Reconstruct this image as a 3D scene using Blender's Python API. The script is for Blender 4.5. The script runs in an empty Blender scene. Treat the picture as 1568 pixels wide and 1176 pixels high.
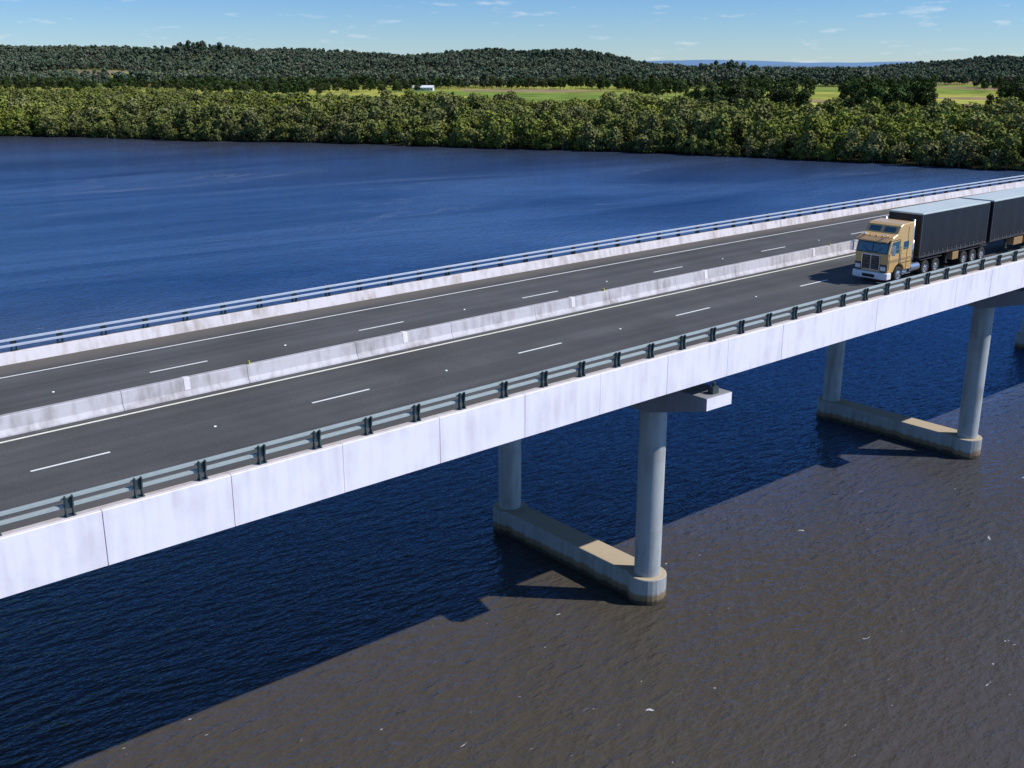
import bpy, bmesh, math, random
from mathutils import Vector, noise as mn, Matrix
random.seed(7)
S=bpy.context.scene
S.view_settings.view_transform='Standard'
S.view_settings.look='None'
S.view_settings.exposure=0
CA,SA=0.6388,0.7694
H=29.6
def P(R,D): return (CA*D+SA*R, SA*D-CA*R)
def lerp(a,b,t): return a+(b-a)*t
def interp(tab,x):
    if x<=tab[0][0]: return tab[0][1]
    for i in range(len(tab)-1):
        if x<=tab[i+1][0]:
            t=(x-tab[i][0])/(tab[i+1][0]-tab[i][0]); return lerp(tab[i][1],tab[i+1][1],t)
    return tab[-1][1]
def sstep(a,b,x):
    t=max(0,min(1,(x-a)/(b-a))); return t*t*(3-2*t)

# ------------------------------------------------------------------ materials
class NT:
    def __init__(s,m):
        s.m=m; s.t=m.node_tree; s.n=s.t.nodes; s.l=s.t.links
    def new(s,typ,**k):
        n=s.n.new(typ)
        for a,b in k.items(): setattr(n,a,b)
        return n
    def link(s,a,b): s.l.new(a,b)
def mk(name):
    m=bpy.data.materials.new(name); m.use_nodes=True
    t=NT(m); b=t.n['Principled BSDF']
    return m,t,b
def simple(name,col,rough=0.5,metal=0.0,var=0.12,scale=3.0,spec=0.5,coat=0):
    m,t,b=mk(name)
    tc=t.new('ShaderNodeTexCoord'); n=t.new('ShaderNodeTexNoise'); n.inputs['Scale'].default_value=scale; n.inputs['Detail'].default_value=3
    t.link(tc.outputs['Object'],n.inputs['Vector'])
    mx=t.new('ShaderNodeMix',data_type='RGBA'); 
    mx.inputs[6].default_value=[c*(1-var) for c in col]+[1]; mx.inputs[7].default_value=[min(1,c*(1+var)) for c in col]+[1]
    t.link(n.outputs[0],mx.inputs[0]); t.link(mx.outputs[2],b.inputs['Base Color'])
    b.inputs['Roughness'].default_value=rough; b.inputs['Metallic'].default_value=metal
    b.inputs['Specular IOR Level'].default_value=spec; b.inputs['Coat Weight'].default_value=coat
    return m
def concrete(name,col,dirt,damt=0.5,tide=False,bump=0.02,top=None):
    m,t,b=mk(name)
    tc=t.new('ShaderNodeTexCoord')
    n=t.new('ShaderNodeTexNoise'); n.inputs['Scale'].default_value=0.55; n.inputs['Detail'].default_value=6; n.inputs['Roughness'].default_value=0.62
    t.link(tc.outputs['Object'],n.inputs['Vector'])
    mp=t.new('ShaderNodeMapping'); mp.inputs['Scale'].default_value=(2.2,2.2,0.25); t.link(tc.outputs['Object'],mp.inputs[0])
    n2=t.new('ShaderNodeTexNoise'); n2.inputs['Scale'].default_value=1.2; n2.inputs['Detail'].default_value=4; t.link(mp.outputs[0],n2.inputs['Vector'])
    mul=t.new('ShaderNodeMath',operation='MULTIPLY'); t.link(n.outputs[0],mul.inputs[0]); t.link(n2.outputs[0],mul.inputs[1])
    mr=t.new('ShaderNodeMapRange'); mr.inputs[1].default_value=0.2; mr.inputs[2].default_value=0.42; mr.inputs[3].default_value=0; mr.inputs[4].default_value=damt
    t.link(mul.outputs[0],mr.inputs[0])
    mx=t.new('ShaderNodeMix',data_type='RGBA'); mx.inputs[6].default_value=col+(1,); mx.inputs[7].default_value=dirt+(1,)
    t.link(mr.outputs[0],mx.inputs[0])
    out=mx.outputs[2]
    g=t.new('ShaderNodeNewGeometry'); sx=t.new('ShaderNodeSeparateXYZ'); t.link(g.outputs['Normal'],sx.inputs[0])
    up=t.new('ShaderNodeMapRange'); up.inputs[1].default_value=0.7; up.inputs[2].default_value=1; up.inputs[4].default_value=0.55 if top is None else 0.85; t.link(sx.outputs[2],up.inputs[0])
    mx2=t.new('ShaderNodeMix',data_type='RGBA'); t.link(up.outputs[0],mx2.inputs[0]); t.link(out,mx2.inputs[6]); mx2.inputs[7].default_value=(top or dirt)+(1,)
    out=mx2.outputs[2]
    if tide:
        sp=t.new('ShaderNodeSeparateXYZ'); t.link(g.outputs['Position'],sp.inputs[0])
        ad=t.new('ShaderNodeMath',operation='MULTIPLY_ADD'); t.link(n2.outputs[0],ad.inputs[0]); ad.inputs[1].default_value=-0.5; t.link(sp.outputs[2],ad.inputs[2])
        tr=t.new('ShaderNodeMapRange'); tr.inputs[1].default_value=0.5; tr.inputs[2].default_value=0.3; tr.inputs[3].default_value=0; tr.inputs[4].default_value=0.9; t.link(ad.outputs[0],tr.inputs[0])
        mx3=t.new('ShaderNodeMix',data_type='RGBA'); t.link(tr.outputs[0],mx3.inputs[0]); t.link(out,mx3.inputs[6]); mx3.inputs[7].default_value=(0.20,0.13,0.06,1)
        out=mx3.outputs[2]
        tr2=t.new('ShaderNodeMapRange'); tr2.inputs[1].default_value=0.12; tr2.inputs[2].default_value=-0.05; tr2.inputs[3].default_value=0; tr2.inputs[4].default_value=0.9; t.link(ad.outputs[0],tr2.inputs[0])
        mx4=t.new('ShaderNodeMix',data_type='RGBA'); t.link(tr2.outputs[0],mx4.inputs[0]); t.link(out,mx4.inputs[6]); mx4.inputs[7].default_value=(0.04,0.035,0.025,1)
        out=mx4.outputs[2]
    t.link(out,b.inputs['Base Color']); b.inputs['Roughness'].default_value=0.85; b.inputs['Specular IOR Level'].default_value=0.25
    bp=t.new('ShaderNodeBump'); bp.inputs['Strength'].default_value=0.5; bp.inputs['Distance'].default_value=bump*2; t.link(n.outputs[0],bp.inputs['Height']); t.link(bp.outputs[0],b.inputs['Normal'])
    return m
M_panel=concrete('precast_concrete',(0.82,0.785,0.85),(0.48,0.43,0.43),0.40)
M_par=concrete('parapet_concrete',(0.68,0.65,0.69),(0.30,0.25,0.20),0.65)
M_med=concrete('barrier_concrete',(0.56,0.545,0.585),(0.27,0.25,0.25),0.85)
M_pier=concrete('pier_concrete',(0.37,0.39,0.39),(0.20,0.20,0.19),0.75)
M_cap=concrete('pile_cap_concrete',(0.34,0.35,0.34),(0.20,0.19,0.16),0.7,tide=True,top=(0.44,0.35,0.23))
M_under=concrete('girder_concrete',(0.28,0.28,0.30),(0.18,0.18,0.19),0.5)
M_joint=simple('joint_sealant',(0.12,0.12,0.13),0.9)
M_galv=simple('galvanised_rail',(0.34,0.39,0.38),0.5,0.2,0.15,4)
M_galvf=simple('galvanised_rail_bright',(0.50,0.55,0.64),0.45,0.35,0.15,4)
M_post=simple('rail_post_steel',(0.05,0.075,0.075),0.5,0.3,0.2,4)
M_paint=simple('road_paint',(0.72,0.72,0.70),0.7,0,0.18,6)
M_painty=simple('road_paint_aged',(0.72,0.70,0.60),0.7,0,0.22,6)
M_stud=simple('road_stud_plastic',(0.85,0.85,0.85),0.4)
M_delin=simple('delineator_yellow',(0.6,0.55,0.03),0.4)

def asphalt():
    m,t,b=mk('asphalt')
    tc=t.new('ShaderNodeTexCoord')
    mp=t.new('ShaderNodeMapping'); mp.inputs['Scale'].default_value=(0.02,1.1,1); t.link(tc.outputs['Object'],mp.inputs[0])
    n=t.new('ShaderNodeTexNoise'); n.inputs['Scale'].default_value=1.0; n.inputs['Detail'].default_value=4; t.link(mp.outputs[0],n.inputs['Vector'])
    n2=t.new('ShaderNodeTexNoise'); n2.inputs['Scale'].default_value=22; n2.inputs['Detail'].default_value=4; n2.inputs['Roughness'].default_value=0.85; t.link(tc.outputs['Object'],n2.inputs['Vector'])
    n3=t.new('ShaderNodeTexNoise'); n3.inputs['Scale'].default_value=0.3; n3.inputs['Detail'].default_value=4; t.link(tc.outputs['Object'],n3.inputs['Vector'])
    r=t.new('ShaderNodeValToRGB'); r.color_ramp.elements[0].position=0.33; r.color_ramp.elements[0].color=(0.063,0.063,0.065,1); r.color_ramp.elements[1].position=0.7; r.color_ramp.elements[1].color=(0.092,0.092,0.093,1)
    t.link(n.outputs[0],r.inputs[0])
    mul=t.new('ShaderNodeMix',data_type='RGBA',blend_type='MULTIPLY'); mul.inputs[0].default_value=0.9
    r2=t.new('ShaderNodeMapRange'); r2.inputs[1].default_value=0.3; r2.inputs[2].default_value=0.7; r2.inputs[3].default_value=0.5; r2.inputs[4].default_value=1.5; t.link(n2.outputs[0],r2.inputs[0])
    t.link(r.outputs[0],mul.inputs[6]); t.link(r2.outputs[0],mul.inputs[7])
    mul2=t.new('ShaderNodeMix',data_type='RGBA',blend_type='MULTIPLY'); mul2.inputs[0].default_value=0.7
    r3=t.new('ShaderNodeMapRange'); r3.inputs[1].default_value=0.3; r3.inputs[2].default_value=0.7; r3.inputs[3].default_value=0.78; r3.inputs[4].default_value=1.2; t.link(n3.outputs[0],r3.inputs[0])
    t.link(mul.outputs[2],mul2.inputs[6]); t.link(r3.outputs[0],mul2.inputs[7])
    sp=t.new('ShaderNodeSeparateXYZ'); t.link(tc.outputs['Object'],sp.inputs[0])
    sub=t.new('ShaderNodeMath',operation='SUBTRACT'); t.link(sp.outputs[1],sub.inputs[0]); sub.inputs[1].default_value=45.0
    ab=t.new('ShaderNodeMath',operation='ABSOLUTE'); t.link(sub.outputs[0],ab.inputs[0])
    jt=t.new('ShaderNodeMath',operation='MULTIPLY_ADD'); t.link(n3.outputs[0],jt.inputs[0]); jt.inputs[1].default_value=1.2; t.link(ab.outputs[0],jt.inputs[2])
    mr=t.new('ShaderNodeMapRange'); mr.inputs[1].default_value=9.6; mr.inputs[2].default_value=11.4; mr.inputs[4].default_value=0.8; t.link(jt.outputs[0],mr.inputs[0])
    mx=t.new('ShaderNodeMix',data_type='RGBA'); mx.inputs[7].default_value=(0.125,0.11,0.095,1); t.link(mr.outputs[0],mx.inputs[0]); t.link(mul2.outputs[2],mx.inputs[6])
    t.link(mx.outputs[2],b.inputs['Base Color']); b.inputs['Roughness'].default_value=0.9; b.inputs['Specular IOR Level'].default_value=0.25
    return m
M_asph=asphalt()

# ------------------------------------------------------------------ mesh helpers
def link(o,parent=None):
    S.collection.objects.link(o)
    if parent: o.parent=parent
    return o
def empty(name,loc=(0,0,0)):
    o=bpy.data.objects.new(name,None); o.location=loc; return link(o)
def obj(name,bm,mat,parent=None,bevel=0,smooth=False,seg=2):
    me=bpy.data.meshes.new(name); bmesh.ops.recalc_face_normals(bm,faces=bm.faces); bm.to_mesh(me); bm.free()
    me.materials.append(mat)
    if smooth:
        for p in me.polygons: p.use_smooth=True
    o=bpy.data.objects.new(name,me); link(o,parent)
    if bevel:
        b=o.modifiers.new('bevel','BEVEL'); b.width=bevel; b.segments=seg; b.limit_method='ANGLE'; b.angle_limit=0.6
    return o
def box(bm,x0,x1,y0,y1,z0,z1):
    v=[bm.verts.new(p) for p in [(x0,y0,z0),(x1,y0,z0),(x1,y1,z0),(x0,y1,z0),(x0,y0,z1),(x1,y0,z1),(x1,y1,z1),(x0,y1,z1)]]
    for f in [(0,3,2,1),(4,5,6,7),(0,1,5,4),(1,2,6,5),(2,3,7,6),(3,0,4,7)]: bm.faces.new([v[i] for i in f])
def prism_y(bm,prof,y0,y1):
    a=[bm.verts.new((x,y0,z)) for x,z in prof]; b=[bm.verts.new((x,y1,z)) for x,z in prof]
    bm.faces.new(a); bm.faces.new(b[::-1]); n=len(a)
    for i in range(n): bm.faces.new([a[i],a[(i+1)%n],b[(i+1)%n],b[i]])
def prism_x(bm,prof,x0,x1):
    a=[bm.verts.new((x0,y,z)) for y,z in prof]; b=[bm.verts.new((x1,y,z)) for y,z in prof]
    bm.faces.new(a); bm.faces.new(b[::-1]); n=len(a)
    for i in range(n): bm.faces.new([a[i],a[(i+1)%n],b[(i+1)%n],b[i]])
def cyl(bm,p0,p1,r0,r1=None,n=20,caps=True):
    r1=r0 if r1 is None else r1
    p0=Vector(p0);p1=Vector(p1); d=(p1-p0).normalized(); q=d.to_track_quat('Z','Y')
    A=[];B=[]
    for i in range(n):
        a=2*math.pi*i/n; v=q@Vector((math.cos(a),math.sin(a),0))
        A.append(bm.verts.new(p0+v*r0)); B.append(bm.verts.new(p1+v*r1))
    for i in range(n): bm.faces.new([A[i],A[(i+1)%n],B[(i+1)%n],B[i]])
    if caps: bm.faces.new(A[::-1]); bm.faces.new(B)
def zd(X):
    X=min(X,150); return 14.66+0.0217*X-7.2e-5*X*X
def sweep(bm,prof,x0,x1,step=4.0,closed=True,caps=True):
    n=max(1,int(math.ceil((x1-x0)/step))); prev=None; first=None
    for i in range(n+1):
        x=x0+(x1-x0)*i/n; z=zd(x)
        ring=[bm.verts.new((x,y,z+dz)) for y,dz in prof]
        if prev:
            m=len(ring)
            for j in range(m if closed else m-1): bm.faces.new([prev[j],prev[(j+1)%m],ring[(j+1)%m],ring[j]])
        else: first=ring
        prev=ring
    if closed and caps: bm.faces.new(first); bm.faces.new(prev[::-1])

# ------------------------------------------------------------------ bridge
X0,X1=-120.0,331.0
bridge=empty('bridge')
bm=bmesh.new(); sweep(bm,[(33.56,0),(56.64,0),(56.64,-0.3),(33.56,-0.3)],X0,X1); obj('deck_slab',bm,M_under,bridge)
bm=bmesh.new()
sweep(bm,[(34.06,0.02),(44.84,0.02)],X0,X1,closed=False); sweep(bm,[(45.60,0.02),(56.12,0.02)],X0,X1,closed=False)
obj('road_surface',bm,M_asph,bridge)
bm=bmesh.new()
for k in range(-11,28):
    x=9.8+12*k
    if x>X0 and x+3<X1: sweep(bm,[(40.13,0.026),(40.27,0.026)],x,x+3,closed=False)
    x=18.2+12*k
    if x>X0 and x+3<X1: sweep(bm,[(49.73,0.026),(49.87,0.026)],x,x+3,closed=False)
sweep(bm,[(53.80,0.026),(53.93,0.026)],X0,X1,closed=False)
sweep(bm,[(35.9,0.026),(36.03,0.026)],X0,X1,closed=False)
obj('lane_markings',bm,M_paint,bridge)
bm=bmesh.new()
sweep(bm,[(44.19,0.026),(44.35,0.026)],X0,X1,closed=False)
sweep(bm,[(46.2,0.026),(46.35,0.026)],X0,X1,closed=False)
obj('median_edge_lines',bm,M_painty,bridge)
bm=bmesh.new()
for k in range(-10,27):
    for y,xs in ((40.2,9.8),(49.8,18.2)):
        x=xs+12*k+7.4; z=zd(x)+0.02
        prism_x(bm,[(y-0.05,z),(y-0.035,z+0.03),(y+0.035,z+0.03),(y+0.05,z)],x-0.05,x+0.05)
obj('road_studs',bm,M_stud,bridge)
L=4.58; J0=10.15
for side in (0,1):
    f=(lambda y:y) if side==0 else (lambda y:90.2-y)
    bm=bmesh.new(); k=-28
    rr=random.Random(5)
    while J0+L*k<X1:
        a=J0+L*k; b=a+L; 
        if a>X0:
            e=rr.uniform(-0.006,0.006)
            sweep(bm,[(f(33.40+e),-1.38),(f(33.40+e),0.585),(f(33.43+e),0.61),(f(33.60),0.61),(f(33.60),-1.38)],a+0.014,b-0.014,5)
        k+=1
    obj('parapet_panels' if side==0 else 'parapet_panels_far',bm,M_panel,bridge)
    bm=bmesh.new(); sweep(bm,[(f(33.605),-0.9),(f(33.605),0.598),(f(33.86),0.598),(f(33.92),0.56),(f(34.05),0.0),(f(34.05),-0.25)],X0,X1); obj('parapet_core',bm,M_par,bridge)
    bm=bmesh.new()
    for zc in (0.93,1.23):
        sweep(bm,[(f(33.78),zc-0.05),(f(33.79),zc+0.045),(f(33.81),zc+0.055),(f(33.92),zc+0.055),(f(33.94),zc+0.04),(f(33.95),zc-0.05)],X0,X1)
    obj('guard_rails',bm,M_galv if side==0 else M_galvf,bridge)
    bm=bmesh.new(); x=J0-28*L+L*0.3
    while x<X1:
        if x>X0:
            z=zd(x)
            for dx in (-0.13,0.10):
                prof=[(f(33.58),z+0.60),(f(33.66),z+0.92),(f(33.60),z+1.30),(f(33.70),z+1.33),(f(33.779),z+1.25),(f(33.775),z+0.90),(f(33.82),z+0.60)]
                prism_x(bm,prof,x+dx-0.01,x+dx+0.035)
            box(bm,x-0.17,x+0.17,min(f(33.62),f(33.84)),max(f(33.62),f(33.84)),z+0.612,z+0.635)
            box(bm,x-0.094,x+0.089,min(f(33.72),f(33.76)),max(f(33.72),f(33.76)),z+0.85,z+1.22)
        x+=L/2
    obj('rail_posts',bm,M_post,bridge)
bm=bmesh.new(); x=J0-28*L+1.2; i=0
pm=[(44.85,0.0),(44.87,0.08),(45.00,0.28),(45.07,0.82),(45.09,0.84),(45.35,0.84),(45.37,0.82),(45.44,0.28),(45.57,0.08),(45.59,0.0)]
while x<X1-6:
    if x>X0: sweep(bm,pm,x+0.012,x+6-0.012,3)
    x+=6
obj('median_barrier',bm,M_med,bridge)
bm=bmesh.new(); x=J0-28*L+1.2+3
pm2=[(44.985,0.30),(45.055,0.83),(45.09,0.852),(45.35,0.852),(45.385,0.83),(45.455,0.30)]
while x<X1-6:
    if x>X0: sweep(bm,pm2,x-0.14,x+0.14,3)
    x+=12
obj('median_barrier_blocks',bm,M_panel,bridge)
bm=bmesh.new()
for k in range(-6,14):
    x=21.3+23.5*k; z=zd(x)+0.84
    box(bm,x-0.02,x+0.02,45.16,45.28,z,z+0.16); box(bm,x-0.06,x+0.06,45.13,45.31,z,z+0.015)
obj('delineators',bm,M_delin,bridge)
bm=bmesh.new()
for k in range(-6,18):
    x=29.5+18.2*k; z=zd(x)+0.026
    for y in (44.52,55.6): 
        for q in range(5): box(bm,x+q*0.1,x+q*0.1+0.06,y,y+0.28,z-0.002,z+0.006)
obj('deck_drains',bm,M_joint,bridge)
bm=bmesh.new()
for yc in (35.5,39.7,43.9,46.3,50.5,54.7):
    sweep(bm,[(yc-1.0,-0.301),(yc+1.0,-0.301),(yc+0.45,-1.95),(yc-0.45,-1.95)],X0,X1,6)
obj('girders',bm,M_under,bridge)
bmx=bmesh.new(); bmc=bmesh.new(); bmp=bmesh.new(); bmb=bmesh.new()
YF,YB=37.45,49.85
for k in range(-4,8):
    xc=41.2+36.35*k; z=zd(xc)
    prof=[(33.0,z-2.1),(33.0,z-2.78),(36.0,z-3.6),(37.0,z-3.86),(53.0,z-3.86),(54.0,z-3.6),(57.1,z-2.78),(57.1,z-2.1)]
    prism_x(bmx,prof,xc-1.0,xc+1.0)
    box(bmb,xc-0.2,xc+0.25,33.25,33.6,z-2.098,z-1.72); cyl(bmb,(xc+0.02,33.4,z-1.72),(xc+0.02,33.4,z-1.5),0.09,n=10)
    for yb in (35.5,39.7,43.9,46.3,50.5,54.7):
        for dx in (-0.55,0.55): box(bmx,xc+dx-0.25,xc+dx+0.25,yb-0.3,yb+0.3,z-2.099,z-1.951)
    for yc in (YF,YB): 
        cyl(bmc,(xc,yc,1.55),(xc,yc,z-3.85),0.75,0.75,40,False)
    R=1.12; hw=0.84; a0=math.asin(hw/R); out=[]
    n=18
    for i in range(n+1):
        a=-math.pi/2-(math.pi-a0)+2*(math.pi-a0)*i/n
        out.append((xc+R*math.cos(a),YF+R*math.sin(a)))
    for i in range(n+1):
        a=math.pi/2-(math.pi-a0)+2*(math.pi-a0)*i/n
        out.append((xc+R*math.cos(a),YB+R*math.sin(a)))
    A=[bmp.verts.new((x,y,-2)) for x,y in out]; B=[bmp.verts.new((x,y,1.6)) for x,y in out]
    bmp.faces.new(A[::-1]); bmp.faces.new(B)
    for i in range(len(A)): bmp.faces.new([A[i],A[(i+1)%len(A)],B[(i+1)%len(A)],B[i]])
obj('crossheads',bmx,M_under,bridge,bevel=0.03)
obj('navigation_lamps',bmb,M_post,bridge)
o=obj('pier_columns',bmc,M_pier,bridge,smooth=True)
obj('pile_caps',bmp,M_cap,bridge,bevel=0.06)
bm=bmesh.new()
for k in range(-4,8):
    xc=41.2+36.35*k; z=zd(xc)
    prism_x(bm,[(32.99,z-2.12),(32.99,z-2.76),(32.97,z-2.76),(32.97,z-2.12)],xc-0.98,xc+0.98)
obj('crosshead_end_plates',bm,M_panel,bridge)

# ------------------------------------------------------------------ water
def water():
    m=bpy.data.materials.new('river_water'); m.use_nodes=True; t=NT(m); t.n.clear()
    out=t.new('ShaderNodeOutputMaterial'); g=t.new('ShaderNodeNewGeometry')
    mp=t.new('ShaderNodeMapping'); mp.inputs['Rotation'].default_value=(0,0,math.radians(28)); mp.inputs['Scale'].default_value=(0.55,1.25,1); t.link(g.outputs['Position'],mp.inputs[0])
    def nz(s,d,src,rough=0.55,dist=0.0):
        n=t.new('ShaderNodeTexNoise'); n.inputs['Scale'].default_value=s; n.inputs['Detail'].default_value=d; n.inputs['Roughness'].default_value=rough; n.inputs['Distortion'].default_value=dist; t.link(src,n.inputs['Vector']); return n
    n1=nz(1.35,3,mp.outputs[0],0.58,0.0); n0=nz(0.35,1,mp.outputs[0])
    big=nz(0.012,4,g.outputs['Position'],0.6,1.0)
    amp=t.new('ShaderNodeMapRange'); amp.inputs[1].default_value=0.35; amp.inputs[2].default_value=0.65; amp.inputs[3].default_value=0.6; amp.inputs[4].default_value=1.0; t.link(big.outputs[0],amp.inputs[0])
    pw=t.new('ShaderNodeMath',operation='MULTIPLY'); t.link(n1.outputs[0],pw.inputs[0]); t.link(n1.outputs[0],pw.inputs[1])
    a=t.new('ShaderNodeMath',operation='MULTIPLY'); t.link(pw.outputs[0],a.inputs[0]); a.inputs[1].default_value=0.33
    d=t.new('ShaderNodeMath',operation='MULTIPLY_ADD'); t.link(n0.outputs[0],d.inputs[0]); d.inputs[1].default_value=0.16; t.link(a.outputs[0],d.inputs[2])
    bp=t.new('ShaderNodeBump'); bp.inputs['Distance'].default_value=1.0; t.link(d.outputs[0],bp.inputs['Height']); t.link(amp.outputs[0],bp.inputs['Strength'])
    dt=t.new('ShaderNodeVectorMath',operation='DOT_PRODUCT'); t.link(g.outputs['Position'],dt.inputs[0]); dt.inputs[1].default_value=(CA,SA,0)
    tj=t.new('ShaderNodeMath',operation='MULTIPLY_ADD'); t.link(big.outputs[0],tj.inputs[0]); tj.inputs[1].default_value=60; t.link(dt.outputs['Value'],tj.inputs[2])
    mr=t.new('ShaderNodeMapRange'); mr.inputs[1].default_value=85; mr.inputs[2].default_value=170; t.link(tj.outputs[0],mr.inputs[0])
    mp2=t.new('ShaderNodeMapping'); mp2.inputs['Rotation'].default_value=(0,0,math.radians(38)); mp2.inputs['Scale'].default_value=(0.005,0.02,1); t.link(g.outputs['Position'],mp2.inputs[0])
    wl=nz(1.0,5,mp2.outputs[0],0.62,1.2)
    wr=t.new('ShaderNodeValToRGB'); wr.color_ramp.elements[0].position=0.36; wr.color_ramp.elements[0].color=(0.016,0.045,0.12,1); wr.color_ramp.elements[1].position=0.64; wr.color_ramp.elements[1].color=(0.07,0.14,0.29,1); t.link(wl.outputs[0],wr.inputs[0])  # blue sky reflection of the far water painted into its base colour
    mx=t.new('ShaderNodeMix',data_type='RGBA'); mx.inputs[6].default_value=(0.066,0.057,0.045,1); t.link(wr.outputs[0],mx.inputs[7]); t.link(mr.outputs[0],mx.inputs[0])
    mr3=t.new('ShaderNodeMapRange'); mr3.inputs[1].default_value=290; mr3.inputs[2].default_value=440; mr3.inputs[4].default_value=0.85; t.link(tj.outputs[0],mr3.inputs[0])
    mx3=t.new('ShaderNodeMix',data_type='RGBA'); mx3.inputs[7].default_value=(0.055,0.055,0.065,1); t.link(mr3.outputs[0],mx3.inputs[0]); t.link(mx.outputs[2],mx3.inputs[6])  # brownish tree reflection near the far bank, painted into the colour
    # sun glints painted into the colour as small pale flecks, plus foam drift lines
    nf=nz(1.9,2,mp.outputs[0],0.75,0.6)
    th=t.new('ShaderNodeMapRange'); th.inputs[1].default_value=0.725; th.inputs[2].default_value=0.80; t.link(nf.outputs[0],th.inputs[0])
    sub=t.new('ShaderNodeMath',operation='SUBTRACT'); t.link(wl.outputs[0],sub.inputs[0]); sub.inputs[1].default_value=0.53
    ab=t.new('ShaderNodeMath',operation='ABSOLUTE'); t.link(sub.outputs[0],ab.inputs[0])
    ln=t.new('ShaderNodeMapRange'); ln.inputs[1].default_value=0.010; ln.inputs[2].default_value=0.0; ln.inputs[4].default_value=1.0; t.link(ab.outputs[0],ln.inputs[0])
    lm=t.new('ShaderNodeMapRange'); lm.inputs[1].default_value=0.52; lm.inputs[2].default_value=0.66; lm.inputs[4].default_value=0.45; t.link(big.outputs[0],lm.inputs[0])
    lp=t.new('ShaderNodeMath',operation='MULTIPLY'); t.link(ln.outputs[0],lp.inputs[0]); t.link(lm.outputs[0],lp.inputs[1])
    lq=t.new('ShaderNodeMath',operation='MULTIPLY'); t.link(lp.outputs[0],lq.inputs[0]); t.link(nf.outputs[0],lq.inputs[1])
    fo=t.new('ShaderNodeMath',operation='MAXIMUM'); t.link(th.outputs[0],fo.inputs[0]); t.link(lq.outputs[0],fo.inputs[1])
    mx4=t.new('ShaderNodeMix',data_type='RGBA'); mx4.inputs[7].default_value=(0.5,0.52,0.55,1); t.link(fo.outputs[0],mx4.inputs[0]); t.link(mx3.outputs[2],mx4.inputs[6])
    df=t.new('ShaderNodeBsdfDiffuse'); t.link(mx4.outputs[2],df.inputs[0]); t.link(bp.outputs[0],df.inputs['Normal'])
    gl=t.new('ShaderNodeBsdfGlossy'); gl.inputs['Roughness'].default_value=0.05; gl.inputs[0].default_value=(0.36,0.62,1,1); t.link(bp.outputs[0],gl.inputs['Normal'])
    fr=t.new('ShaderNodeFresnel'); fr.inputs[0].default_value=1.37; t.link(bp.outputs[0],fr.inputs['Normal'])
    mi=t.new('ShaderNodeMixShader'); t.link(fr.outputs[0],mi.inputs[0]); t.link(df.outputs[0],mi.inputs[1]); t.link(gl.outputs[0],mi.inputs[2])
    t.link(mi.outputs[0],out.inputs[0])
    return m
bm=bmesh.new(); 
v=[bm.verts.new(p) for p in [(-15000,-15000,0),(15000,-15000,0),(15000,15000,0),(-15000,15000,0)]]; bm.faces.new(v)
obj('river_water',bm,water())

# ------------------------------------------------------------------ terrain
SH=[(-900,580),(-400,500),(-218,463),(-45,410),(69,362),(147,308),(240,232),(330,130),(500,-120)]
def shore(R): return interp(SH,R)+7*mn.noise(Vector((R*0.02,3,0)))+4*mn.noise(Vector((R*0.07,9,0)))
RG=[(-2200,44),(-1200,50),(-1040,54),(-960,50),(-860,45),(-700,39),(-540,42),(-400,34),(-250,29),(-150,36),(-60,40),(60,32),(180,24),(300,14),(420,5),(600,2),(860,2),(960,9),(1060,20),(1200,28),(2200,34)]
def zg(R,D):
    z=1.1+0.5*mn.noise(Vector((R*0.01,D*0.01,0)))
    if D>1300:
        h=interp(RG,R)
        prof=sstep(1450,2600,D)*(1-sstep(2900,4200,D))
        z+=h*prof*(1+0.16*mn.noise(Vector((R*0.006,D*0.004,2))))
        z+=34*sstep(1500,1850,D)*(1-sstep(2100,3200,D))*max(0,mn.noise(Vector((R*0.0035,D*0.0035,7))))*(1 if R<400 else 0.2)
    if D>6000:
        z+=(38+30*mn.noise(Vector((R*0.0009,0,4))))*sstep(6000,9000,D)
    return z
bm=bmesh.new()
ss=[-460+880*i/150 for i in range(151)]
ds=[-3,0,3,10,40]+[80*i for i in range(1,20)]+[1600+60*i for i in range(0,30)]+[3500,4000,4600,5300,6100,7000,8000,9000,11000,14000]
grid=[]
for d in ds:
    row=[]
    for s in ss:
        D=shore(s)+d; R=s*(1+max(0,d)/620.0)
        z=-1.5 if d==-3 else (-0.1 if d==0 else (0.35 if d==3 else zg(R,D)))
        x,y=P(R,D); row.append(bm.verts.new((x,y,z)))
    grid.append(row)
for i in range(len(ds)-1):
    for j in range(len(ss)-1): bm.faces.new([grid[i][j],grid[i][j+1],grid[i+1][j+1],grid[i+1][j]])
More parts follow.
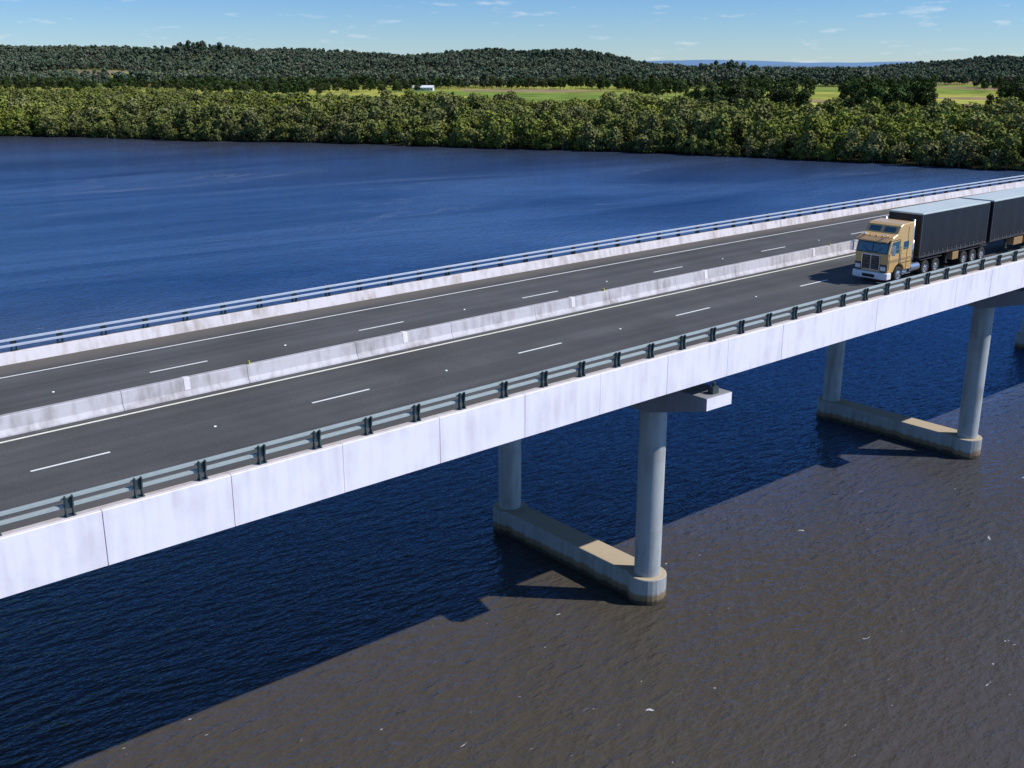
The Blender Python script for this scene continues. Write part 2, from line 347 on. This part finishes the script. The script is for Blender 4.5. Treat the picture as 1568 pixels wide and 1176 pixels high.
def ground():
    m,t,b=mk('ground_fields')
    g=t.new('ShaderNodeNewGeometry')
    mp=t.new('ShaderNodeMapping'); mp.inputs['Rotation'].default_value=(0,0,math.radians(-50)); mp.inputs['Scale'].default_value=(0.0095,0.0042,0.0); t.link(g.outputs['Position'],mp.inputs[0])
    v=t.new('ShaderNodeTexVoronoi'); v.inputs['Scale'].default_value=1.0; t.link(mp.outputs[0],v.inputs['Vector'])
    sp=t.new('ShaderNodeSeparateColor'); t.link(v.outputs['Color'],sp.inputs[0])
    r=t.new('ShaderNodeValToRGB'); r.color_ramp.interpolation='CONSTANT'; e=r.color_ramp.elements
    e[0].position=0; e[0].color=(0.27,0.29,0.065,1); e[1].position=0.35; e[1].color=(0.36,0.36,0.085,1)
    for p,c in ((0.55,(0.17,0.24,0.055,1)),(0.72,(0.29,0.22,0.13,1)),(0.86,(0.21,0.25,0.065,1))):
        q=e.new(p); q.color=c
    t.link(sp.outputs[0],r.inputs[0])
    n=t.new('ShaderNodeTexNoise'); n.inputs['Scale'].default_value=0.03; n.inputs['Detail'].default_value=8; t.link(g.outputs['Position'],n.inputs['Vector'])
    rr=t.new('ShaderNodeMapRange'); rr.inputs[1].default_value=0.3; rr.inputs[2].default_value=0.7; rr.inputs[3].default_value=0.6; rr.inputs[4].default_value=1.25; t.link(n.outputs[0],rr.inputs[0])
    mu=t.new('ShaderNodeMix',data_type='RGBA',blend_type='MULTIPLY'); mu.inputs[0].default_value=1; t.link(r.outputs[0],mu.inputs[6]); t.link(rr.outputs[0],mu.inputs[7])
    dt=t.new('ShaderNodeVectorMath',operation='DOT_PRODUCT'); t.link(g.outputs['Position'],dt.inputs[0]); dt.inputs[1].default_value=(CA,SA,0)
    def ramp(a,bb,src,c):
        mr=t.new('ShaderNodeMapRange'); mr.inputs[1].default_value=a; mr.inputs[2].default_value=bb; t.link(dt.outputs['Value'],mr.inputs[0])
        mx=t.new('ShaderNodeMix',data_type='RGBA'); t.link(mr.outputs[0],mx.inputs[0]); t.link(src,mx.inputs[6]); mx.inputs[7].default_value=c; return mx.outputs[2]
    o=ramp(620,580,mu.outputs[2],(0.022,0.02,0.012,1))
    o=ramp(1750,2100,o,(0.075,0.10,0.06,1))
    o=ramp(4500,7500,o,(0.14,0.24,0.38,1))  # distant hills turn blue: aerial haze painted into the ground colour
    t.link(o,b.inputs['Base Color']); b.inputs['Roughness'].default_value=1; b.inputs['Specular IOR Level'].default_value=0
    return m
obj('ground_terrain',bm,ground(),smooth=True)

# ------------------------------------------------------------------ trees
def foliage(name,c1,c2,c3,rnd=0.35,c3amt=0.9):
    m=bpy.data.materials.new(name); m.use_nodes=True; t=NT(m); t.n.clear()
    out=t.new('ShaderNodeOutputMaterial'); oi=t.new('ShaderNodeObjectInfo')
    at=t.new('ShaderNodeAttribute'); at.attribute_name='tint'
    n=t.new('ShaderNodeTexNoise'); n.inputs['Scale'].default_value=0.012; n.inputs['Detail'].default_value=2; t.link(oi.outputs['Location'],n.inputs['Vector'])
    r=t.new('ShaderNodeMapRange'); r.inputs[1].default_value=0.4; r.inputs[2].default_value=0.6; t.link(n.outputs[0],r.inputs[0])
    mx=t.new('ShaderNodeMix',data_type='RGBA'); mx.inputs[6].default_value=c1+(1,); mx.inputs[7].default_value=c2+(1,); t.link(r.outputs[0],mx.inputs[0])
    r2=t.new('ShaderNodeMapRange'); r2.inputs[1].default_value=0.6; r2.inputs[2].default_value=1.0; r2.inputs[4].default_value=c3amt; t.link(oi.outputs['Random'],r2.inputs[0])
    mx2=t.new('ShaderNodeMix',data_type='RGBA'); mx2.inputs[7].default_value=c3+(1,); t.link(mx.outputs[2],mx2.inputs[6]); t.link(r2.outputs[0],mx2.inputs[0])
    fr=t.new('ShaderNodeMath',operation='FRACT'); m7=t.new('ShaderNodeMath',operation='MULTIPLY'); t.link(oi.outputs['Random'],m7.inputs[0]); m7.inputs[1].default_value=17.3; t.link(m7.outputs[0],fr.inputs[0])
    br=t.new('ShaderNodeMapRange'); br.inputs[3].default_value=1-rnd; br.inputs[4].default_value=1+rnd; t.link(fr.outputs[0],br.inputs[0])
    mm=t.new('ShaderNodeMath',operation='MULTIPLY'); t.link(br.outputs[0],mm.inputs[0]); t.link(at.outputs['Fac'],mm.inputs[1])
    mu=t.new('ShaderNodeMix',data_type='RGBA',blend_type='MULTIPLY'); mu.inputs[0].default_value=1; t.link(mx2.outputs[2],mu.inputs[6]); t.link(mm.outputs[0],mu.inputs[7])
    d=t.new('ShaderNodeBsdfDiffuse'); t.link(mu.outputs[2],d.inputs[0]); t.link(d.outputs[0],out.inputs[0])
    return m
M_bark=simple('bark',(0.12,0.10,0.075),0.9)
M_barkp=simple('bark_grey',(0.13,0.115,0.09),0.9)
F_mang=foliage('mangrove_leaves',(0.175,0.200,0.040),(0.130,0.145,0.048),(0.175,0.165,0.08),0.22,0.7)
F_dark=foliage('dark_leaves',(0.045,0.075,0.022),(0.055,0.08,0.028),(0.075,0.085,0.04))
F_far=foliage('forest_leaves_hazed',(0.078,0.110,0.072),(0.105,0.128,0.082),(0.135,0.135,0.095),0.22,0.7)  # aerial haze painted into these leaf colours, paler and bluer
def make_tree(name,coll,Ht,cr,nl,nf,leaf,seed,fol,bark,low=0.2,flat=0.8,trunks=1,tr=0.18,tv=0.25,tb=0.55):
    r=random.Random(seed); bm=bmesh.new(); tint=bm.verts.layers.float.new('tint')
    lobes=[]
    for i in range(nl):
        a=r.uniform(0,2*math.pi); q=math.sqrt(r.random())*cr*0.72
        hz=r.uniform(low+0.1,0.86)
        q*= (1.0 if hz<0.6 else 1.0-(hz-0.6)*1.4)
        lr=cr*r.uniform(0.28,0.46)
        lobes.append((Vector((q*math.cos(a),q*math.sin(a),Ht*hz)),lr,r.uniform(1-tv,1+tv)))
    lobes.append((Vector((0,0,Ht*0.84)),cr*0.42,1.1))
    for i in range(trunks):
        a=r.uniform(0,6.28); o=Vector((math.cos(a),math.sin(a),0))*(0.0 if trunks==1 else r.uniform(0.2,0.9))
        top=o*2+Vector((r.uniform(-.4,.4),r.uniform(-.4,.4),Ht*0.6))
        cyl(bm,o-Vector((0,0,0.6)),top,tr,tr*0.45,6,False)
        for c,lr,_ in lobes[i::trunks]:
            s=o.lerp(top,r.uniform(0.45,1)); cyl(bm,s,c,tr*0.35,tr*0.1,4,False)
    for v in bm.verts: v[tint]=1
    nb=len(bm.faces)
    for i in range(nf):
        c,lr,tt=lobes[r.randrange(len(lobes))]
        d=Vector((r.gauss(0,1),r.gauss(0,1),r.gauss(0.25,1))).normalized()
        p=c+Vector((d.x,d.y,d.z*flat))*lr*r.uniform(0.7,1.12)
        if p.z<Ht*low*0.7: continue
        n=(d+Vector((r.gauss(0,.55),r.gauss(0,.55),r.gauss(0.3,.55)))).normalized()
        q=n.to_track_quat('Z','Y'); s=leaf*r.uniform(0.6,1.4); an=r.uniform(0,3.14)
        k=tt*r.uniform(1-tv,1+tv)*(tb+(1.15-tb)*p.z/Ht)  # leaves darken towards the crown base, shade painted into the tint
        pts=[]
        for j,(w,h) in enumerate(((1,0),(0.25,0.75),(-1,0.1),(-0.1,-0.8))):
            v=q@Vector(((w*math.cos(an)-h*math.sin(an))*s,(w*math.sin(an)+h*math.cos(an))*s,r.uniform(-.15,.15)*s))
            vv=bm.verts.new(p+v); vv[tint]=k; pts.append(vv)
        bm.faces.new(pts)
    me=bpy.data.meshes.new(name); bm.to_mesh(me); bm.free(); me.materials.append(bark); me.materials.append(fol)
    for i,p in enumerate(me.polygons): p.material_index=0 if i<nb else 1
    o=bpy.data.objects.new(name,me); coll.objects.link(o); return o
def scatter(name,pts,coll):
    me=bpy.data.meshes.new(name); me.from_pydata([p[:3] for p in pts],[],[])
    a=me.attributes.new('rot','FLOAT','POINT'); a.data.foreach_set('value',[p[3] for p in pts])
    a=me.attributes.new('scl','FLOAT','POINT'); a.data.foreach_set('value',[p[4] for p in pts])
    a=me.attributes.new('idx','INT','POINT'); a.data.foreach_set('value',[p[5] for p in pts])
    o=bpy.data.objects.new(name,me); link(o)
    ng=bpy.data.node_groups.new(name+'_nodes','GeometryNodeTree')
    ng.interface.new_socket('Geometry',in_out='INPUT',socket_type='NodeSocketGeometry'); ng.interface.new_socket('Geometry',in_out='OUTPUT',socket_type='NodeSocketGeometry')
    N=ng.nodes; gi=N.new('NodeGroupInput'); go=N.new('NodeGroupOutput')
    ip=N.new('GeometryNodeInstanceOnPoints'); ci=N.new('GeometryNodeCollectionInfo')
    ci.inputs['Collection'].default_value=coll; ci.inputs['Separate Children'].default_value=True; ci.inputs['Reset Children'].default_value=True
    def na(nm,ty):
        n=N.new('GeometryNodeInputNamedAttribute'); n.data_type=ty; n.inputs['Name'].default_value=nm
        return next(q for q in n.outputs if q.enabled and q.name=='Attribute')
    cx=N.new('ShaderNodeCombineXYZ'); ng.links.new(na('rot','FLOAT'),cx.inputs[2])
    ng.links.new(gi.outputs[0],ip.inputs['Points']); ng.links.new(ci.outputs[0],ip.inputs['Instance']); ip.inputs['Pick Instance'].default_value=True
    ng.links.new(na('idx','INT'),ip.inputs['Instance Index']); ng.links.new(cx.outputs[0],ip.inputs['Rotation']); ng.links.new(na('scl','FLOAT'),ip.inputs['Scale'])
    ng.links.new(ip.outputs[0],go.inputs[0])
    md=o.modifiers.new('scatter','NODES'); md.node_group=ng
    print('SCATTER',name,len(pts)); return o
cm=bpy.data.collections.new('mangrove_tree_kinds')
for i in range(7):
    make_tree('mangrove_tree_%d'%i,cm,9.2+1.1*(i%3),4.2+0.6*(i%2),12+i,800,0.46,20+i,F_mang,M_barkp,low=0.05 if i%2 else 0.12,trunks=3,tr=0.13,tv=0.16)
cd=bpy.data.collections.new('woodland_tree_kinds')
for i in range(4):
    make_tree('woodland_tree_%d'%i,cd,15+1.2*i,5.0+0.5*(i%2),14,800,0.6,40+i,F_dark,M_bark,low=0.2,trunks=1,tr=0.3)
cf=bpy.data.collections.new('forest_tree_kinds')
for i in range(5):
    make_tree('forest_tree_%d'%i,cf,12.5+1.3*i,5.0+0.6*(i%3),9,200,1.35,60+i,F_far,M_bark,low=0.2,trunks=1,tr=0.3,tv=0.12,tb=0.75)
rn=random.Random(11)
def clear_bridge(x,y): return not (22<y<68 and x<500)
pts=[]
BE=[(-600,900),(-260,860),(-200,760),(-120,660),(0,620),(80,580),(130,520),(250,500),(500,500)]
D=100.0
while D<920:
    sp=6.4 if D<560 else 8
    R=-(0.52*D+40)
    while R<0.52*D+40:
        r=R+rn.uniform(-3,3); d=D+rn.uniform(-3,3)
        dd=d-shore(r)
        if 6<dd and d<interp(BE,r)+25*mn.noise(Vector((r*0.02,d*0.02,0))):
            x,y=P(r,d)
            if clear_bridge(x,y):
                s=rn.choice((rn.uniform(0.6,0.95),rn.uniform(0.9,1.3)))*(1+0.28*mn.noise(Vector((r*0.025,d*0.025,5))))
                if d>680: s*=0.85
                pts.append((x,y,zg(r,d)-0.3,rn.uniform(0,6.28),s,rn.randrange(7)))
        R+=sp
    D+=sp
r=-400
while r<340:     # fringe leaning over the waterline
    d=shore(r)+rn.uniform(-0.5,5); x,y=P(r,d)
    if clear_bridge(x,y): pts.append((x,y,-0.5,rn.uniform(0,6.28),rn.uniform(0.38,1.0),rn.randrange(7)))
    r+=rn.uniform(1.8,4.2)
scatter('mangrove_forest',pts,cm)
pts=[]
def clump(r0,r1,d0,d1,sp,smin,smax,prob=1.0,thr=-2):
    d=d0
    while d<d1:
        r=r0
        while r<r1:
            a=r+rn.uniform(-.45,.45)*sp; b=d+rn.uniform(-.45,.45)*sp
            gap=(0.273<a/b<0.302) or (0.385<a/b<0.43)
            if rn.random()<prob and mn.noise(Vector((a*0.012,b*0.012,8)))>thr and not gap:
                x,y=P(a,b)
                if clear_bridge(x,y): pts.append((x,y,zg(a,b)-0.2,rn.uniform(0,6.28),rn.uniform(smin,smax),rn.randrange(4)))
            r+=sp
        d+=sp
clump(108,168,600,660,8,0.6,1.15,0.75)
clump(180,246,590,650,8,0.6,1.25,0.75)
clump(295,370,620,680,9,0.7,1.1,0.6)
clump(-620,620,1235,1290,10,0.5,1.0,0.7,-0.1)
clump(-560,-110,960,1230,12,0.4,0.85,0.6,0.05)
clump(80,640,900,1235,12,0.6,1.0,0.6,0.15)
clump(-110,80,1120,1230,12,0.5,0.8,0.5,0.2)
scatter('woodland_trees',pts,cd)
pts=[]
D=1300.0
while D<2860:
    sp=12 if D<1600 else 14
    lim=0.5*D+20
    R=-lim
    while R<lim:
        r=R+rn.uniform(-6,6); d=D+rn.uniform(-6,6)
        if (mn.noise(Vector((r*0.005,d*0.008,1)))>(-0.04 if d<1850 else -0.34) or d>2450) and not (d<1500 and 0.385<r/d<0.42):
            x,y=P(r,d); pts.append((x,y,zg(r,d)-0.4,rn.uniform(0,6.28),rn.uniform(0.7,1.2)*(1+0.25*mn.noise(Vector((r*0.012,d*0.012,3)))),rn.randrange(5)))
        R+=sp
    D+=sp
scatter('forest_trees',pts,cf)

# ------------------------------------------------------------------ farm buildings
M_white=simple('white_cladding',(0.7,0.7,0.7),0.6); M_roof=simple('roof_sheet',(0.75,0.77,0.8),0.4); M_glass=simple('dark_window',(0.03,0.04,0.05),0.15)
def farm(R,D,w,l,h,rot,lift=0):
    x,y=P(R,D); z=zg(R,D)+lift
    e=empty('farm_house',(x,y,z)); e.rotation_euler[2]=rot
    bm=bmesh.new(); box(bm,-l/2,l/2,-w/2,w/2,-1-lift,h); obj('walls',bm,M_white,e)
    bm=bmesh.new(); prism_x(bm,[(-w/2-0.6,h-0.05),(0,h+w*0.22),(w/2+0.6,h-0.05),(w/2+0.6,h+0.15),(0,h+w*0.22+0.2),(-w/2-0.6,h+0.15)],-l/2-0.5,l/2+0.5); obj('roof',bm,M_roof,e)
    bm=bmesh.new()
    k=-l/2+1.5
    while k<l/2-2:
        box(bm,k,k+1.6,-w/2-0.03,-w/2+0.05,1.0,2.2); k+=3.6
    obj('windows',bm,M_glass,e)
    bm=bmesh.new(); box(bm,-0.5,0.5,-w/2-0.05,-w/2+0.05,0,2.1); obj('door',bm,M_joint,e)
farm(-97,1205,10,22,3.2,math.radians(-45))

# ------------------------------------------------------------------ truck
M_gold=simple('gold_paint',(0.66,0.42,0.16),0.3,0.15,0.05,2,0.5,0.6)
M_tan=simple('tan_paint',(0.42,0.27,0.13),0.35,0.2,0.05)
M_chr=simple('chrome',(0.72,0.74,0.77),0.18,0.9,0.03)
M_blk=simple('black_rubber',(0.018,0.018,0.019),0.8)
M_cur=simple('black_curtain',(0.013,0.014,0.018),0.5,0,0.3,1.0,0.35)
M_sil=simple('trailer_roof',(0.55,0.60,0.57),0.4,0.1,0.12,0.6)
M_wht=simple('white_paint',(0.75,0.76,0.78),0.35)
M_gls=simple('windscreen_glass',(0.02,0.08,0.11),0.06,0.0,0.1,2,1.0,1.0)
M_chs=simple('chassis_steel',(0.05,0.05,0.055),0.6,0.3)
M_lmp=simple('amber_lamp',(0.7,0.25,0.02),0.3); M_hl=simple('headlamp_glass',(0.8,0.82,0.85),0.1)
TX,TY=62.2,37.95
truck=empty('semi_trailer_truck',(TX,TY,zd(TX)+0.02)); truck.rotation_euler[1]=-math.atan((zd(88)-zd(62))/26)
arch=[(1.4+0.66*math.cos(a),0.55+0.66*math.sin(a)) for a in [math.radians(18+ (162-18)*i/10) for i in range(11)]]
prof=[(0.04,0.72),(0.0,1.95),(0.26,2.86),(0.42,3.02),(0.92,3.20),(1.25,3.68),(1.5,3.80),(2.75,3.86),(2.88,3.75),(2.88,0.75)]+arch+[(0.7,0.72)]
bm=bmesh.new(); prism_y(bm,prof,-1.22,1.22); obj('cab',bm,M_gold,truck,bevel=0.06,seg=3)
def slant(bm,t0,t1,y0,y1,off=0.012,th=0.03,a=(0.0,1.95),b=(0.26,2.86)):
    nx,nz=-(b[1]-a[1]),(b[0]-a[0]); l=math.hypot(nx,nz); nx/=l; nz/=l
    pr=[]
    for t,o in ((t0,off),(t1,off),(t1,off-th),(t0,off-th)):
        pr.append((lerp(a[0],b[0],t)+nx*o,lerp(a[1],b[1],t)+nz*o))
    prism_y(bm,pr,y0,y1)
bm=bmesh.new(); slant(bm,0.08,0.90,-1.08,-0.03); slant(bm,0.08,0.90,0.03,1.08); obj('windscreen',bm,M_gls,truck)
bm=bmesh.new(); slant(bm,0.02,0.95,-1.13,1.13,0.006,0.03); obj('windscreen_seal',bm,M_blk,truck)
bm=bmesh.new(); prism_y(bm,[(-0.16,2.72),(0.3,2.93),(0.32,3.0),(-0.16,2.80)],-1.16,1.16); obj('sun_visor',bm,M_tan,truck,bevel=0.01)
bm=bmesh.new(); slant(bm,0.15,0.8,-0.95,-0.12,0.012,0.03,(0.92,3.20),(1.25,3.68)); slant(bm,0.15,0.8,0.12,0.95,0.012,0.03,(0.92,3.20),(1.25,3.68)); obj('fairing_windows',bm,M_gls,truck)
bm=bmesh.new(); box(bm,-0.05,0.06,-0.68,0.68,0.84,1.88); obj('grille_surround',bm,M_chr,truck,bevel=0.03)
bm=bmesh.new(); box(bm,-0.06,0.03,-0.62,-0.03,0.9,1.82); box(bm,-0.06,0.03,0.03,0.62,0.9,1.82); obj('grille',bm,M_blk,truck)
bm=bmesh.new()
for i in range(7): box(bm,-0.066,-0.058,-0.60,-0.05,0.98+i*0.12,0.99+i*0.12); box(bm,-0.066,-0.058,0.05,0.60,0.98+i*0.12,0.99+i*0.12)
obj('grille_bars',bm,M_chr,truck)
bm=bmesh.new(); a=[(-0.18,-0.9),(-0.05,-1.28),(0.45,-1.29),(0.45,1.29),(-0.05,1.28),(-0.18,0.9)]
A=[bm.verts.new((x,y,0.30)) for x,y in a]; B=[bm.verts.new((x,y,0.74)) for x,y in a]; bm.faces.new(A); bm.faces.new(B[::-1])
for i in range(6): bm.faces.new([A[i],A[(i+1)%6],B[(i+1)%6],B[i]])
obj('bumper',bm,M_wht,truck,bevel=0.05,seg=3)
bm=bmesh.new(); box(bm,-0.20,-0.17,-0.45,0.45,0.40,0.60); obj('number_plate_recess',bm,M_blk,truck)
bm=bmesh.new()
for s in (-1,1): box(bm,-0.01,0.05,min(s*0.70,s*1.17),max(s*0.70,s*1.17),0.78,1.28)
obj('headlamp_recess',bm,M_chs,truck)
bm=bmesh.new()
for s in (-1,1): box(bm,-0.035,0.05,s*0.92-0.2,s*0.92+0.2,0.86,1.16)
obj('headlamp_housings',bm,M_chr,truck,bevel=0.02)
bm=bmesh.new()
for s in (-1,1):
    for q in (-0.095,0.095): cyl(bm,(-0.06,s*0.92+q,1.01),(-0.02,s*0.92+q,1.01),0.08)
    cyl(bm,(-0.2,s*0.68,0.52),(-0.15,s*0.68,0.52),0.08)
obj('headlamps',bm,M_hl,truck)
bm=bmesh.new()
for i in range(5): box(bm,0.36,0.44,-0.9+i*0.45-0.05,-0.9+i*0.45+0.05,3.03,3.10)
obj('marker_lamps',bm,M_lmp,truck)
bm=bmesh.new()
for s in (-1,1): cyl(bm,(-0.02,s*0.15,2.02),(0.08,s*0.75,2.35),0.012,n=6)
obj('wipers',bm,M_blk,truck)
for s,nm in ((-1,'left'),(1,'right')):
    ya=s*1.222; yb=s*1.232; y0,y1=min(ya,yb)-0.004,max(ya,yb)
    bm=bmesh.new(); prism_y(bm,[(0.22,2.05),(0.42,2.72),(1.22,2.76),(1.22,1.95),(0.5,1.95)],y0,y1); prism_y(bm,[(1.75,2.15),(1.75,2.65),(2.35,2.65),(2.35,2.15)],y0,y1); obj('side_window_'+nm,bm,M_gls,truck)
    bm=bmesh.new()
    for x0,x1,z0,z1 in ((1.3,1.33,1.15,2.85),(0.25,1.3,2.82,2.85),(2.2,2.22,0.8,3.6),(1.34,2.85,1.25,1.28),(0.12,0.15,0.95,2.0)): box(bm,x0,x1,y0,y1,z0,z1)
    obj('door_seams_'+nm,bm,M_blk,truck)
    bm=bmesh.new(); prism_y(bm,[(0.06,1.42),(0.06,1.60),(2.87,1.60),(2.87,1.50),(1.3,1.42)],y0,y1-0.002 if s>0 else y1); obj('side_stripe_'+nm,bm,M_tan,truck)
    bm=bmesh.new()
    for z in (0.45,0.75): box(bm,2.25,2.8,min(s*0.95,s*1.26),max(s*0.95,s*1.26),z,z+0.05)
    box(bm,2.25,2.8,min(s*0.9,s*1.0),max(s*0.9,s*1.0),0.35,0.8)
    cyl(bm,(1.42,s*1.27,1.3),(1.42,s*1.27,2.4),0.02,n=8)
    obj('steps_'+nm,bm,M_chr,truck)
    bm=bmesh.new(); box(bm,0.0,0.14,min(s*1.42,s*1.64),max(s*1.42,s*1.64),1.95,2.6); obj('mirror_'+nm,bm,M_chr,truck,bevel=0.03)
    bm=bmesh.new()
    for z in (1.98,2.56): cyl(bm,(0.1,s*1.2,z),(0.1,s*1.45,z),0.02)
    obj('mirror_arms_'+nm,bm,M_chr,truck)
    bm=bmesh.new(); cyl(bm,(3.05,s*1.05,0.9),(3.05,s*1.05,3.95),0.09); cyl(bm,(3.05,s*1.05,1.3),(3.05,s*1.05,2.6),0.14); obj('exhaust_stack_'+nm,bm,M_chr,truck,smooth=True)
    bm=bmesh.new(); cyl(bm,(2.95,s*0.93,0.72),(4.0,s*0.93,0.72),0.31,n=28); obj('fuel_tank_'+nm,bm,M_chr,truck,smooth=False)
    bm=bmesh.new(); cyl(bm,(0.55,s*0.75,3.1),(0.15,s*0.75,3.18),0.03,0.06); obj('air_horn_'+nm,bm,M_chr,truck)
bt=bmesh.new(); br=bmesh.new()
def lathe(bm,prof,x,y,z,s,n=26):
    rings=[]
    for (w,r) in prof:
        rings.append([bm.verts.new((x+r*math.cos(2*math.pi*i/n),y-s*w,z+r*math.sin(2*math.pi*i/n))) for i in range(n)])
    for a,b in zip(rings,rings[1:]):
        for i in range(n): 
            bm.faces.new([a[i],a[(i+1)%n],b[(i+1)%n],b[i]])
def axle(x,dual=True):
    for s in (-1,1):
        w=0.56 if dual else 0.3
        lathe(bt,[(0.03,0.28),(0.0,0.33),(0.01,0.45),(0.05,0.51),(w-0.05,0.51),(w,0.45),(w,0.05)],x,s*1.235,0.51,s)
        if dual: lathe(br,[(0.02,0.29),(0.10,0.27),(0.12,0.16),(0.02,0.14),(-0.01,0.10),(-0.01,0.01)],x,s*1.235,0.51,s)
        else: lathe(br,[(0.02,0.29),(0.05,0.24),(0.02,0.16),(-0.03,0.12),(-0.03,0.01)],x,s*1.235,0.51,s)
    cyl(bt,(x,-0.9,0.51),(x,0.9,0.51),0.08)
axle(1.4,False)
for x in (4.75,6.1, 9.9,11.15,12.4, 22.6,23.85,25.1): axle(x)
obj('tyres',bt,M_blk,truck); obj('wheel_rims',br,M_chr,truck)
bm=bmesh.new()
for y in (-0.45,0.45): box(bm,2.6,7.0,y-0.05,y+0.05,0.75,1.0); box(bm,4.0,13.2,y-0.06,y+0.06,1.0,1.3); box(bm,14.0,27,y-0.06,y+0.06,0.98,1.3)
for x in (8.0,16.6):
    for y in (-0.85,0.85): box(bm,x-0.08,x+0.08,y-0.08,y+0.08,0.45,1.2); box(bm,x-0.16,x+0.16,y-0.14,y+0.14,0.42,0.47)
obj('chassis_frame',bm,M_chs,truck)
bm=bmesh.new()
for x0,x1 in ((4.05,6.8),(9.2,13.1),(21.9,25.8)):
    for s in (-1,1): box(bm,x0,x1,min(s*0.65,s*1.22),max(s*0.65,s*1.22),1.10,1.14)
obj('mudguards',bm,M_chs,truck)
bm=bmesh.new(); 
for x0,x1 in ((8.3,9.1),(17.2,18.6),(19.0,20.6)):
    for s in (-1,1): box(bm,x0,x1,min(s*0.7,s*1.2),max(s*0.7,s*1.2),0.62,1.18)
obj('tool_boxes',bm,M_tan,truck,bevel=0.02)
for nm,x0,x1 in (('lead_trailer',3.75,12.75),('rear_trailer',13.35,27.0)):
    bm=bmesh.new()
    n=int((x1-x0-0.2)/0.3); 
    for s in (-1,1):
        prev=None
        for i in range(n*2+1):
            x=x0+0.1+(x1-x0-0.2)*i/(n*2); y=s*(1.235+(0.008 if i%2 else -0.004)+0.01*math.sin(i*0.7))
            a=[bm.verts.new((x,y*0.998,1.42)),bm.verts.new((x,y,2.6)),bm.verts.new((x,y*0.998,4.16))]
            if prev: bm.faces.new([prev[0],a[0],a[1],prev[1]]); bm.faces.new([prev[1],a[1],a[2],prev[2]])
            prev=a
    box(bm,x0+0.05,x1-0.05,-1.215,1.215,1.3,4.18)
    o=obj(nm+'_curtains',bm,M_cur,truck)
    bm=bmesh.new(); box(bm,x0,x1,-1.25,1.25,4.17,4.29); obj(nm+'_roof',bm,M_sil,truck,bevel=0.04)
    bm=bmesh.new(); box(bm,x0,x1,-1.25,1.25,1.28,1.42); obj(nm+'_side_rail',bm,M_chs,truck,bevel=0.01)
    bm=bmesh.new()
    for x in (x0,x1-0.1):
        for y in (-1.25,1.15): box(bm,x,x+0.1,y,y+0.1,1.42,4.17)
    obj(nm+'_corner_posts',bm,M_chs,truck)
    bm=bmesh.new(); k=x0+0.6
    while k<x1-0.3:
        for s in (-1,1): box(bm,k,k+0.04,min(s*1.251,s*1.262),max(s*1.251,s*1.262),1.30,1.62)
        k+=0.6
    obj(nm+'_strap_buckles',bm,M_chr,truck)
bm=bmesh.new()
for s in (-1,1):
    for x in (7.4,12.6,18.4,26.8): box(bm,x,x+0.1,min(s*1.251,s*1.263),max(s*1.251,s*1.263),1.33,1.38)
obj('side_marker_lamps',bm,M_lmp,truck)

# ------------------------------------------------------------------ light & sky
sd=Vector((0.5,-0.5,0.707)).normalized()
L_=bpy.data.lights.new('sun','SUN'); L_.energy=5.0; L_.angle=math.radians(0.5); L_.color=(1.0,0.965,0.92)
so=bpy.data.objects.new('sun',L_); so.rotation_euler=(-sd).to_track_quat('-Z','Y').to_euler(); so.location=(50,-50,100); link(so)
w=bpy.data.worlds.new('World'); S.world=w; w.use_nodes=True
N=w.node_tree.nodes; K=w.node_tree.links; bg=N['Background']
sky=N.new('ShaderNodeTexSky'); sky.sky_type='NISHITA'; sky.sun_disc=False; sky.sun_elevation=math.radians(45); sky.sun_rotation=math.radians(135)
sky.air_density=1.0; sky.dust_density=0.0; sky.ozone_density=4.0; sky.altitude=0
tc=N.new('ShaderNodeTexCoord'); mp=N.new('ShaderNodeMapping'); mp.inputs['Scale'].default_value=(7,7,36); K.new(tc.outputs['Generated'],mp.inputs[0])
nz=N.new('ShaderNodeTexNoise'); nz.inputs['Scale'].default_value=3.6; nz.inputs['Detail'].default_value=7; nz.inputs['Roughness'].default_value=0.58; K.new(mp.outputs[0],nz.inputs['Vector'])
mr=N.new('ShaderNodeMapRange'); mr.inputs[1].default_value=0.60; mr.inputs[2].default_value=0.76; mr.inputs[4].default_value=0.5; K.new(nz.outputs[0],mr.inputs[0])
sx=N.new('ShaderNodeSeparateXYZ'); K.new(tc.outputs['Generated'],sx.inputs[0])
hr=N.new('ShaderNodeValToRGB'); e=hr.color_ramp.elements
e[0].position=0.0; e[0].color=(0.56,0.76,1.08,1); e[1].position=0.5; e[1].color=(0.60,0.80,1.0,1)
q=e.new(0.06); q.color=(0.40,0.63,1.02,1); K.new(sx.outputs[2],hr.inputs[0])
tint=N.new('ShaderNodeMix'); tint.data_type='RGBA'; tint.blend_type='MULTIPLY'; tint.inputs[0].default_value=1; K.new(hr.outputs[0],tint.inputs[7]); K.new(sky.outputs[0],tint.inputs[6])
cl=N.new('ShaderNodeMix'); cl.data_type='RGBA'; cl.inputs[7].default_value=(7.2,7.6,8.2,1); K.new(mr.outputs[0],cl.inputs[0]); K.new(tint.outputs[2],cl.inputs[6])
K.new(cl.outputs[2],bg.inputs[0]); bg.inputs[1].default_value=0.12

# ------------------------------------------------------------------ camera
cam=bpy.data.cameras.new('camera'); co=bpy.data.objects.new('camera',cam); link(co); S.camera=co
cam.sensor_width=36; cam.lens=37.19; cam.clip_start=0.5; cam.clip_end=40000
p=math.radians(16.86)
co.location=(0,0,H); co.rotation_euler=Vector((math.cos(p)*CA,math.cos(p)*SA,-math.sin(p))).to_track_quat('-Z','Y').to_euler()
